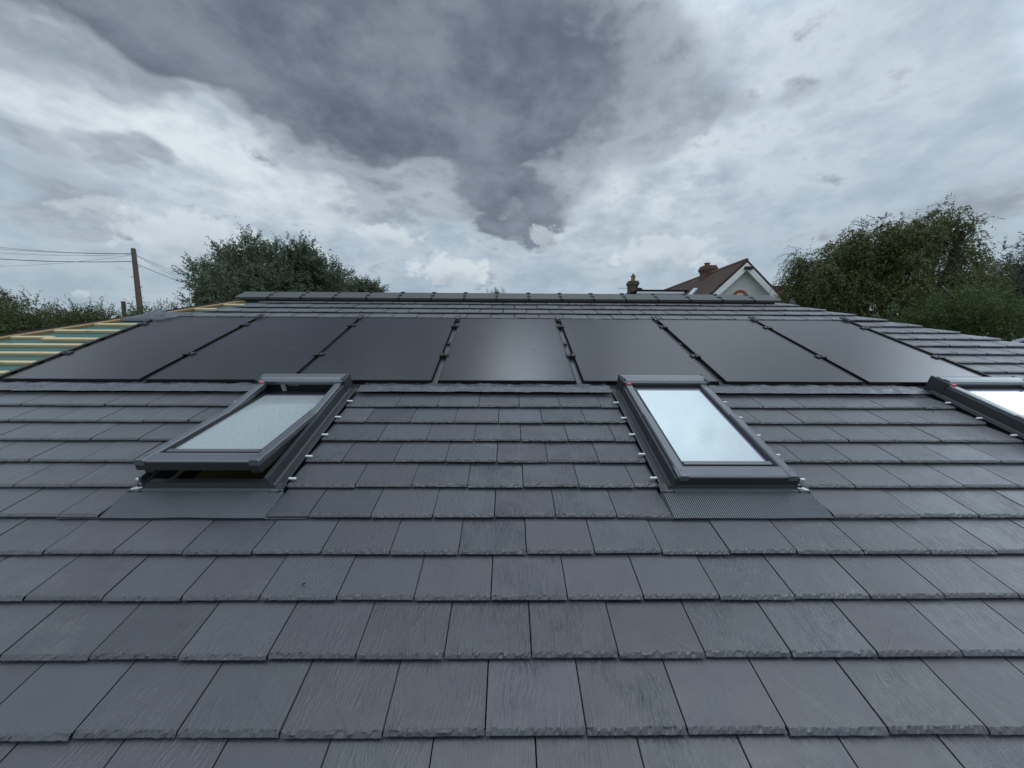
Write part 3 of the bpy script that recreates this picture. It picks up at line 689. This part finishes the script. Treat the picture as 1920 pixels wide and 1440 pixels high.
def tree(name,label,cat,base,lobes,nleaf,size,droop,lm,seed,group=None,twig=.8,aspect=.36,up=.35,rough=.5,clumps=30):
    r=random.Random(seed); base=Vector(base); T=thing(name,label,cat,Matrix.Translation(base),group); Mi=WM[T].inverted()
    rv=lambda:Vector((r.gauss(0,1),r.gauss(0,1),r.gauss(0,1)))
    ctr=sum((Vector(c) for c,_ in lobes),Vector())/len(lobes)
    b=MB(); H=max(c[2] for c,_ in lobes)
    fork=Vector((base.x*.7+ctr.x*.3,base.y*.7+ctr.y*.3,base.z+(min(c[2] for c,_ in lobes)-base.z)*.55+.3))
    tr_=.05*max(2,H-base.z)*.5
    b.tube([Mi@(base-Vector((0,0,.2))),Mi@(base.lerp(fork,.5)+rv()*.05),Mi@fork],[tr_*1.3,tr_,tr_*.85],9)
    cr=MB(); wts=[rr[0]*rr[2]+rr[1]*rr[2]+rr[0]*rr[1] for _,rr in lobes]; tot=sum(wts)
    for (c,rr),w in zip(lobes,wts):
        c=Vector(c); mid=fork.lerp(c,.5)+rv()*.15*rr[0]+Vector((0,0,.1*rr[2]))
        b.tube([Mi@fork,Mi@mid,Mi@c],[tr_*.6,tr_*.4,tr_*.2],6)
        for _ in range(5):
            d=rv().normalized(); d.z=abs(d.z)*.8+.1; e=c+Vector((d.x*rr[0],d.y*rr[1],d.z*rr[2]))*.85
            b.tube([Mi@mid.lerp(c,r.random()),Mi@(c.lerp(e,.5)+rv()*.08*rr[0]),Mi@e],[tr_*.22,tr_*.13,tr_*.03],4)
        nt_=int(nleaf*w/tot/14); cl=[]
        for _ in range(clumps):
            d=rv().normalized(); lump=1+rough*mnoise.noise(Vector((d.x*2.2+seed,d.y*2.2,d.z*2.2+c.x)))
            cl.append((c+Vector((d.x*rr[0],d.y*rr[1],d.z*rr[2]))*r.uniform(.25,1.0)**.5*lump,r.uniform(.16,.42)))
        for _ in range(nt_):
            d=rv().normalized(); rad=r.uniform(.05,1.0)**.6
            cc,cs=r.choice(cl); mr=(rr[0]+rr[2])/2; p=cc+d*rad*cs*mr
            g=(d*.8+Vector((0,0,up))+rv()*.35).normalized(); Lt=twig*r.uniform(.6,1.3); n=14; tn=r.random()*.6+.4*r.random()
            prev=p; pts=[p]
            for k in range(n):
                a=(k+1)/n; g=(g+Vector((0,0,-droop*.32))+rv()*.05).normalized(); p=p+g*(Lt/n); pts.append(p)
                s_=size*r.uniform(.65,1.25)*(1.1-.4*a)
                side=g.cross(rv()).normalized(); ax=(g*.55+side*.75+Vector((0,0,-droop*.5))).normalized(); wd_=ax.cross(rv()).normalized()*s_*aspect
                o=Mi@p; i=len(cr.v); ax_=ax*s_
                cr.v+=[tuple(o),tuple(o+ax_*.45+wd_*.5),tuple(o+ax_),tuple(o+ax_*.5-wd_*.5)]
                cr.face((i,i+1,i+2,i+3),min(1,max(0,tn+r.uniform(-.25,.25))))
            if r.random()<.5: cr.tube([Mi@pts[0],Mi@pts[7],Mi@pts[-1]],[size*.07,size*.05,size*.02],3,False,.1)
    b.build('trunk',BARK,T); cr.build('crown',lm,T,uv=True)
    return T
L_WIL=leaf_mat('leaf_grey_green',(.055,.080,.042),(.090,.118,.070),(.24,.28,.21),.45)
L_HEDGE=leaf_mat('leaf_hedge',(.042,.068,.024),(.090,.105,.038),(.16,.18,.07))
L_BIRCH=leaf_mat('leaf_birch',(.055,.082,.032),(.105,.112,.036),(.18,.19,.08))
L_DARK=leaf_mat('leaf_dark',(.030,.048,.030),(.045,.066,.040),(.12,.15,.11))
L_SHRUB=leaf_mat('leaf_shrub',(.045,.075,.022),(.075,.110,.034),(.12,.16,.05))
def lobe(x,y,rx,ry,d,rz=None):
    c=at(x,y,d); k=d/F; return (tuple(c),(rx*k,(rz or rx*.8)*k,ry*k))
def gp(x,d):
    p=at(x,650,d); return (p.x,p.y,0)
tree('willow_tree','big grey-green bushy tree rising behind the left half of the ridge','tree',gp(500,15),
     [lobe(440,545,66,56,15),(lobe(480,505,60,46,15.3)),lobe(545,505,58,42,15),lobe(505,560,110,60,15),lobe(590,545,70,52,15.2),lobe(400,565,34,38,14.8),lobe(565,480,26,22,15)],90000,.125,.0,L_WIL,11,twig=.42,up=.6,rough=.25,clumps=34)
tree('willow_shrub','lower grey-green tree right of the big bushy one behind the ridge','tree',gp(665,17),
     [lobe(650,550,38,34,17),lobe(690,560,28,26,17),lobe(625,560,40,36,17)],22000,.12,0,L_WIL,12,twig=.42,up=.6,rough=.25)
tree('distant_bush','tiny tuft of green treetop peeking over the centre of the ridge','bush',gp(934,30),[lobe(934,560,17,13,30)],1500,.14,0,L_HEDGE,13,twig=.5,up=.7)
tree('hedge_bush','tall dense dark green bush at the far left edge behind the battens','bush',gp(20,12),
     [lobe(-30,606,88,44,12),lobe(36,612,48,38,12),lobe(62,635,52,40,11.5),lobe(-10,645,110,56,11.5)],34000,.09,.1,L_HEDGE,14,twig=.5,up=.45)
tree('hedge_bush','lower sprawling bush with pale yellow-green sprays beside the utility pole','bush',gp(150,13),
     [lobe(125,620,50,26,13),lobe(165,612,44,28,13),lobe(205,622,28,24,13),lobe(95,635,50,30,12.6)],22000,.09,.1,L_HEDGE,15,twig=.55,up=.55,rough=.5)
tree('hedge_bush','small thin spray of leaves between the utility pole and the big tree','bush',gp(330,12.5),
     [lobe(345,585,20,20,12.5),lobe(300,600,40,14,12.5),lobe(262,606,22,18,12.5)],2200,.085,0,L_HEDGE,16,twig=.5,up=.8,rough=.5)
tree('dark_conifer','small dark treetop at the extreme left above the hedge','tree',gp(-6,26),[lobe(-6,562,22,18,26),lobe(-14,585,30,30,26)],3500,.16,0,L_DARK,17,twig=.5,up=.5)
tree('birch_tree','slender pale-leaved birch drooping beside the white gable','tree',gp(1505,17),
     [lobe(1503,520,28,36,17),lobe(1500,560,26,46,17),lobe(1535,545,26,60,17)],22000,.105,.6,L_BIRCH,18,twig=.75,up=.5,rough=.4)
tree('weeping_birch','large wide weeping birch with drooping brown-green foliage on the right','tree',gp(1700,15.5),
     [lobe(1585,480,52,46,16),lobe(1640,470,60,48,15.8),lobe(1700,450,60,46,15.5),lobe(1768,432,42,36,15.5),lobe(1802,450,28,34,15.3),lobe(1735,500,100,62,15.5),lobe(1620,545,84,74,15.5),lobe(1700,580,120,70,15.2),lobe(1795,545,50,66,15),lobe(1560,560,40,70,15.8)],90000,.125,.6,L_BIRCH,19,twig=.62,clumps=22,up=.45,rough=.42)
tree('dark_tree','dark blue-green tree at the far right edge behind the birch','tree',gp(1910,18),
     [lobe(1900,540,62,56,18),lobe(1925,500,34,50,18),lobe(1880,590,60,50,18),lobe(1960,560,60,90,18)],32000,.13,.2,L_DARK,20,twig=.6,up=.5)
tree('green_shrub','broad fresh green shrub just behind the right hip','bush',gp(1800,11.5),
     [lobe(1800,600,80,52,11.5),lobe(1870,615,56,40,11),lobe(1740,615,70,34,12),lobe(1850,585,50,36,12.4)],30000,.085,.1,L_SHRUB,21,twig=.45,up=.5)
# ------------------------------------------------------------------ utility pole, post, cables
pb=at(266,610,16); pt=at(250,467,16); dirp=(pt-pb); base=pb-dirp*((pb.z)/dirp.z)
T=thing('utility_pole','tall weathered wooden utility pole leaning slightly left above the battens','pole',Matrix.Translation(base)); Mi=WM[T].inverted()
b=MB(); b.tube([Mi@base,Mi@pb,Mi@pt],[.125,.108,.078],14); b.build('pole_shaft',POLEW,T)
b=MB(); b.tube([Mi@pt,Mi@(pt+dirp.normalized()*.02)],[.083,.07],12); b.build('pole_cap',RAIL,T)
for k in range(6):
    p=pt-dirp.normalized()*(.75+.42*k); s=-1 if k%2 else 1; b=MB(); b.tube([Mi@p,Mi@(p+RIGHT*s*.20),Mi@(p+RIGHT*s*.20+Vector((0,0,.03)))],.011,6); b.build('step',RAIL,T)
b=MB(); p=pt-dirp.normalized()*.17; b.tube([Mi@(p-Vector((0,0,.02))),Mi@(p+Vector((0,0,.02)))],.090,12); b.build('band',RAIL,T); b=MB(); p=pt-dirp.normalized()*.62; b.tube([Mi@(p-Vector((0,0,.015))),Mi@(p+Vector((0,0,.015)))],.094,12); b.build('band',RAIL,T)
CABLE=metal_mat('cable_black',(.02,.022,.026),.6,0)
def cable(p0,p1,sag,r,label):
    b=MB(); pts=[p0.lerp(p1,i/24)+Vector((0,0,-sag*4*(i/24)*(1-i/24))) for i in range(25)]
    b.tube([q_-p0 for q_ in pts],r*.68,5); tag(b.build('overhead_cable',CABLE,None,Matrix.Translation(p0)),label,'cable','overhead cables strung from the utility pole')
hd=at(250,475,16); h2=at(251,490,16)
cable(hd,at(-260,420,17),.35,.010,'topmost thin cable running left from the pole head')
cable(hd+Vector((0,0,-.02)),at(-260,430,18),.30,.010,'thin cable just under the topmost one, left of the pole')
cable(hd+Vector((0,0,-.05)),at(-260,444,17),.30,.008,'third thin cable from the top, left of the pole')
cable(hd+Vector((0,0,-.06)),at(-260,481,21),.5,.007,'faint sagging cable crossing the thick one, left of the pole')
cable(h2,at(-260,459,14),.22,.018,'thick black cable running left from the pole')
cable(h2+Vector((0,0,-.06)),at(520,575,19),.25,.014,'thick cable descending right from the pole into the big tree')
cable(hd,at(560,560,22),.5,.008,'upper thin cable descending right from the pole head')
cable(hd+Vector((0,0,-.02)),at(560,572,21),.5,.008,'middle thin cable descending right from the pole head')
cable(hd+Vector((0,0,-.03)),at(540,578,20),.5,.008,'lower thin cable descending right from the pole head')
pt=at(231,565,14); b=MB(); b.tube([(0,0,0),(0,0,pt.z)],.062,8); tag(b.build('fence_post',POLEW,None,Matrix.Translation((pt.x,pt.y,0))),'short dark upright post left of the utility pole','post')
# ------------------------------------------------------------------ neighbouring house with the white gable
def rooftile_mat():
    m=mat('clay_tiles',(.10,.045,.03),.85); q=MN(m); t=q.n('ShaderNodeTexBrick'); geo=q.n('ShaderNodeNewGeometry'); sp=q.n('ShaderNodeSeparateXYZ'); q.l(geo.outputs['Position'],sp.inputs[0]); cb=q.n('ShaderNodeCombineXYZ')
    q.l(sp.outputs[1],cb.inputs[0]); q.l(q.math('MULTIPLY',sp.outputs[2],1.4),cb.inputs[1]); q.l(cb.outputs[0],t.inputs['Vector'])
    t.inputs['Scale'].default_value=1; t.inputs['Brick Width'].default_value=.22; t.inputs['Row Height'].default_value=.15; t.inputs['Mortar Size'].default_value=.026
    t.inputs['Color1'].default_value=(.105,.048,.036,1); t.inputs['Color2'].default_value=(.055,.030,.026,1); t.inputs['Mortar'].default_value=(.02,.014,.012,1)
    gr=q.rng(q.noise(1.1,6,.7),.5,.75,0,.6); q.col(q.mix(gr,t.outputs['Color'],(.12,.11,.08))); q.bump(t.outputs['Fac'],-.7,.03); return m
TILES=rooftile_mat()
DG=20.0
apex=at(1401,486,1)-CAM; apex=CAM+apex*(DG/apex.y)
ax,ay,azz=apex; SL=math.tan(R(43.6)); HW=4.6; RL_=12.5
HM=Matrix.Translation((ax,ay,0)); Hs=thing('gabled_house','white-gabled neighbouring house with a brown tiled roof','house',HM)
b=MB(); ez=azz-.28-SL*HW
b.prism([(-HW+.3,0),(HW-.3,0),(HW-.3,azz-.20-SL*(HW-.3)),(0,azz-.19),(-HW+.3,azz-.20-SL*(HW-.3))],.35,RL_-.3,'y'); b.build('wall',WHITEWALL,Hs)
b=MB()
for s in (-1,1):
    e=(s*(HW+.35),azz-SL*(HW+.35)); pr=[(0,azz),(e[0],e[1]),(e[0],e[1]-.13),(0,azz-.17)]
    if s>0: pr=pr[::-1]
    b.prism(pr,0,RL_,'y')
b.build('roof',TILES,Hs)
b=MB()
for k in range(int(RL_/.45)): b.tube([(0,k*.45+.01,azz-.02),(0,k*.45+.44,azz-.01)],.085,8)
b.build('ridge_tiles',metal_mat('clay_ridge',(.17,.10,.07),.8,0,.3,.4),Hs)
b=MB()
for s in (-1,1):
    dz0=.17; wdt=.36; e=HW+.32
    pr=[(0,azz-dz0),(s*e,azz-dz0-SL*e),(s*e,azz-dz0-wdt-SL*e),(0,azz-dz0-wdt*1.05)]
    if s>0: pr=pr[::-1]
    b.prism(pr,-.03,.01,'y')
    pr=[(0,azz-dz0-.02),(s*e,azz-dz0-.02-SL*e),(s*e,azz-dz0-.06-SL*e),(0,azz-dz0-.06)]
    if s>0: pr=pr[::-1]
    b.prism(pr,.012,.349,'y')
b.build('bargeboard',WHITEP2,Hs)
b=MB(); b.bbox(-.15,.25,-.16,-.035,azz-.52,azz-.38,.02); b.box(.0,.10,-.035,-.031,azz-.5,azz-.36); b.build('security_light',CLIP,Hs)
# arched window
b=MB(); wz=(at(1387,560,1)-CAM); wz=CAM+wz*(DG+.35)/wz.y; wx=wz.x-ax; wzz=wz.z
def arch(r0,r1,y0,y1,mb,k0=0,k1=math.pi,n=22):
    for k in range(n):
        a=k0+(k1-k0)*k/n; c=k0+(k1-k0)*(k+.93)/n
        mb.prism([(wx+r0*math.cos(a),wzz+r0*math.sin(a)),(wx+r1*math.cos(a),wzz+r1*math.sin(a)),(wx+r1*math.cos(c),wzz+r1*math.sin(c)),(wx+r0*math.cos(c),wzz+r0*math.sin(c))][::-1],y0,y1,'y')
arch(.29,.45,.32,.352,b); b.build('brick_arch',metal_mat('arch_brick',(.42,.13,.055),.8,0,.3,.4),Hs)
b=MB(); n=16; pr=[(wx+.288*math.cos(math.pi*k/n),wzz+.288*math.sin(math.pi*k/n)) for k in range(n+1)]+[(wx-.288,wzz-1.1),(wx+.288,wzz-1.1)]; b.prism(pr[::-1],.335,.352,'y'); w_=b.build('window',WHITEP2,Hs)
b=MB(); pr=[(wx+.21*math.cos(math.pi*k/n),wzz+.21*math.sin(math.pi*k/n)) for k in range(n+1)]+[(wx-.21,wzz-1.0),(wx+.21,wzz-1.0)]; b.prism(pr[::-1],.328,.334,'y'); b.build('pane',mat('dark_glass',(.05,.07,.09),.08),w_)
def chimney(mb_parent,x,y,z0,z1,w,d,m,pots,M,potm):
    b=MB(); zc=z1
    b.box(x-w/2,x+w/2,y-d/2,y+d/2,z0,zc-.36)
    b.box(x-w/2-.04,x+w/2+.04,y-d/2-.04,y+d/2+.04,zc-.359,zc-.26); b.box(x-w/2-.08,x+w/2+.08,y-d/2-.08,y+d/2+.08,zc-.259,zc-.12); b.box(x-w/2-.03,x+w/2+.03,y-d/2-.03,y+d/2+.03,zc-.119,zc)
    ch=b.build('chimney',m,mb_parent,M)
    for px,ph,pr in pots:
        b=MB(); b.tube([(x+px,y,zc-.01),(x+px,y,zc+ph*.8),(x+px,y,zc+ph*.82),(x+px,y,zc+ph)],[pr,pr*.86,pr*1.12,pr*1.1],12); b.build('chimney_pot',potm,ch,M)
    return ch
POT=metal_mat('terracotta',(.22,.075,.04),.8,0,.25,.3); POTY=metal_mat('buff_pot',(.24,.15,.06),.8,0,.25,.3)
cy_=3.9; p=at(1327,500,1)-CAM; p=CAM+p*((DG+cy_)/p.y)
chimney(Hs,p.x-ax+.02,cy_,azz-1.2,p.z+.02,.66,.66,OLDBRICK,[(-.06,.19,.16)],HM,POT)
# lead apron round the chimney foot, roof light on the left slope
def onslope(x,y):
    """point on the left roof slope of the gabled house seen towards (x, y)"""
    d=at(x,y,1)-CAM; n=Vector((-SL,0,1)); q_=Vector((ax,0,azz+.02)); t=(q_-CAM).dot(n)/d.dot(n); return CAM+d*t
c4=[onslope(*q_) for q_ in ((1291.5,553.5),(1297.5,553.5),(1308.5,541.5),(1302,542))]
nrm=Vector((-SL,0,1)).normalized(); b=MB(); lo=[tuple(q_-Vector((ax,ay,0))) for q_ in c4]; hi=[tuple(q_-Vector((ax,ay,0))+nrm*.07) for q_ in c4]
i=0; b.v+=lo+hi
for f in ((3,2,1,0),(4,5,6,7),(0,1,5,4),(1,2,6,5),(2,3,7,6),(3,0,4,7)): b.face(f)
b.build('roof_light',mat('pale_glass',(.62,.70,.75),.15),Hs)
# flat-roofed dormer with white fascia on the left slope
dy=4.2; q0=at(1193,543,1)-CAM; q0=CAM+q0*((DG+dy)/q0.y); q1=at(1284,543,1)-CAM; q1=CAM+q1*((DG+dy)/q1.y); dzt=q0.z; x0,x1=q0.x-ax,q1.x-ax
dm=MB(); dm.box(x0+.15,x1+.6,dy+.12,dy+3.4,dzt-2.2,dzt-.22); D_=dm.build('dormer',metal_mat('dark_cladding',(.02,.018,.018),.7,0),Hs)
b=MB(); b.box(x0-.05,x1+.75,dy-.05,dy+3.6,dzt-.10,dzt); b.build('dormer_roof',DECK,D_)
b=MB(); b.box(x0+.06,x1-.02,dy-.02,dy+.10,dzt-.24,dzt-.102); b.build('dormer_fascia',WHITEP2,D_)
# brick dormer with flat cap on the right slope
dy=3.0; q0=at(1456,536,1)-CAM; q0=CAM+q0*((DG+dy)/q0.y); q1=at(1481,536,1)-CAM; q1=CAM+q1*((DG+dy)/q1.y); b=MB(); b.box(q0.x-ax-.3,q1.x-ax-.18,dy,dy+1,q0.z-2,q0.z-.16); D2=b.build('side_dormer',BRICK,Hs)
b=MB(); b.bbox(q0.x-ax-.35,q1.x-ax+.02,dy-.1,dy+1.1,q0.z-.16,q0.z,.03); b.build('dormer_roof',metal_mat('grey_felt',(.05,.06,.06),.8,0),D2)
# far house: only its chimney, aerial and a corner of roof show
DF=31.0; q0=at(1185,528,1)-CAM; q0=CAM+q0*(DF/q0.y); FM=Matrix.Translation((q0.x,q0.y,0))
Fh=thing('far_house','distant house left of the gabled one, only its stained chimney and dark roof corner visible','house',FM)
zt=q0.z; rz=(CAM+(at(1185,549,1)-CAM)*(DF/(at(1185,549,1)-CAM).y)).z
b=MB(); b.box(-4.2,4.2,-1.5,7,0,rz-2.9); b.build('wall',BRICK,Fh)
b=MB(); b.prism([(-4.6,rz-3.0),(4.6,rz-3.0),(0.1,rz+.12),(-.1,rz+.12)],-1.8,7.3,'y'); b.build('roof',TILES,Fh)
ch=chimney(Fh,0,-.2,rz-1.2,zt-.02,.66,.6,STONE,[(0.02,.42,.17)],FM,POTY)
b=MB(); b.tube([(.02,-.2,zt+.38),(.02,-.2,zt+.55)],.09,10); b.build('cowl',RAIL,ch,FM)
b=MB(); b.tube([(-.3,-.2,zt-.55),(-1.15,-.2,zt-.55)],.016,6); b.tube([(-.36,-.2,zt-.7),(-.36,-.2,zt-.45)],.02,6)
for k in range(7): b.tube([(-.45-.1*k,-.36,zt-.55),(-.45-.1*k,-.04,zt-.55)],.006,4)
b.build('aerial',RAIL,Fh)
# ------------------------------------------------------------------ white tub at the right end of the roof
p=at(1921,646,7.4); b=MB(); ang=[k*math.pi/12 for k in range(13)]
T=thing('plastic_tub','white rounded tub with dark purple contents at the far right end of the roof','tub',Matrix.Translation(p)@Matrix.Rotation(R(-25),4,'Y'))
for k in range(24):
    a,c_=2*math.pi*k/24,2*math.pi*(k+1)/24
    for (r0,z0),(r1,z1) in zip(((.10,-.16),(.16,-.14),(.165,.06),(.172,.075),(.162,.08),(.15,-.12)),((.16,-.14),(.165,.06),(.172,.075),(.162,.08),(.15,-.12),(.09,-.13))):
        b.poly([(r0*math.cos(a),r0*math.sin(a),z0),(r0*math.cos(c_),r0*math.sin(c_),z0),(r1*math.cos(c_),r1*math.sin(c_),z1),(r1*math.cos(a),r1*math.sin(a),z1)])
b.build('tub_shell',WHITEP,T,smooth=True)
b=MB(); pts=[(0.02+.02*math.cos(k),.02*math.sin(k*2),-.10+.03*k) for k in range(6)]; b.tube(pts,[.09,.12,.11,.10,.08,.04],10); b.build('contents',metal_mat('purple_cloth',(.06,.04,.09),.8,0),T)
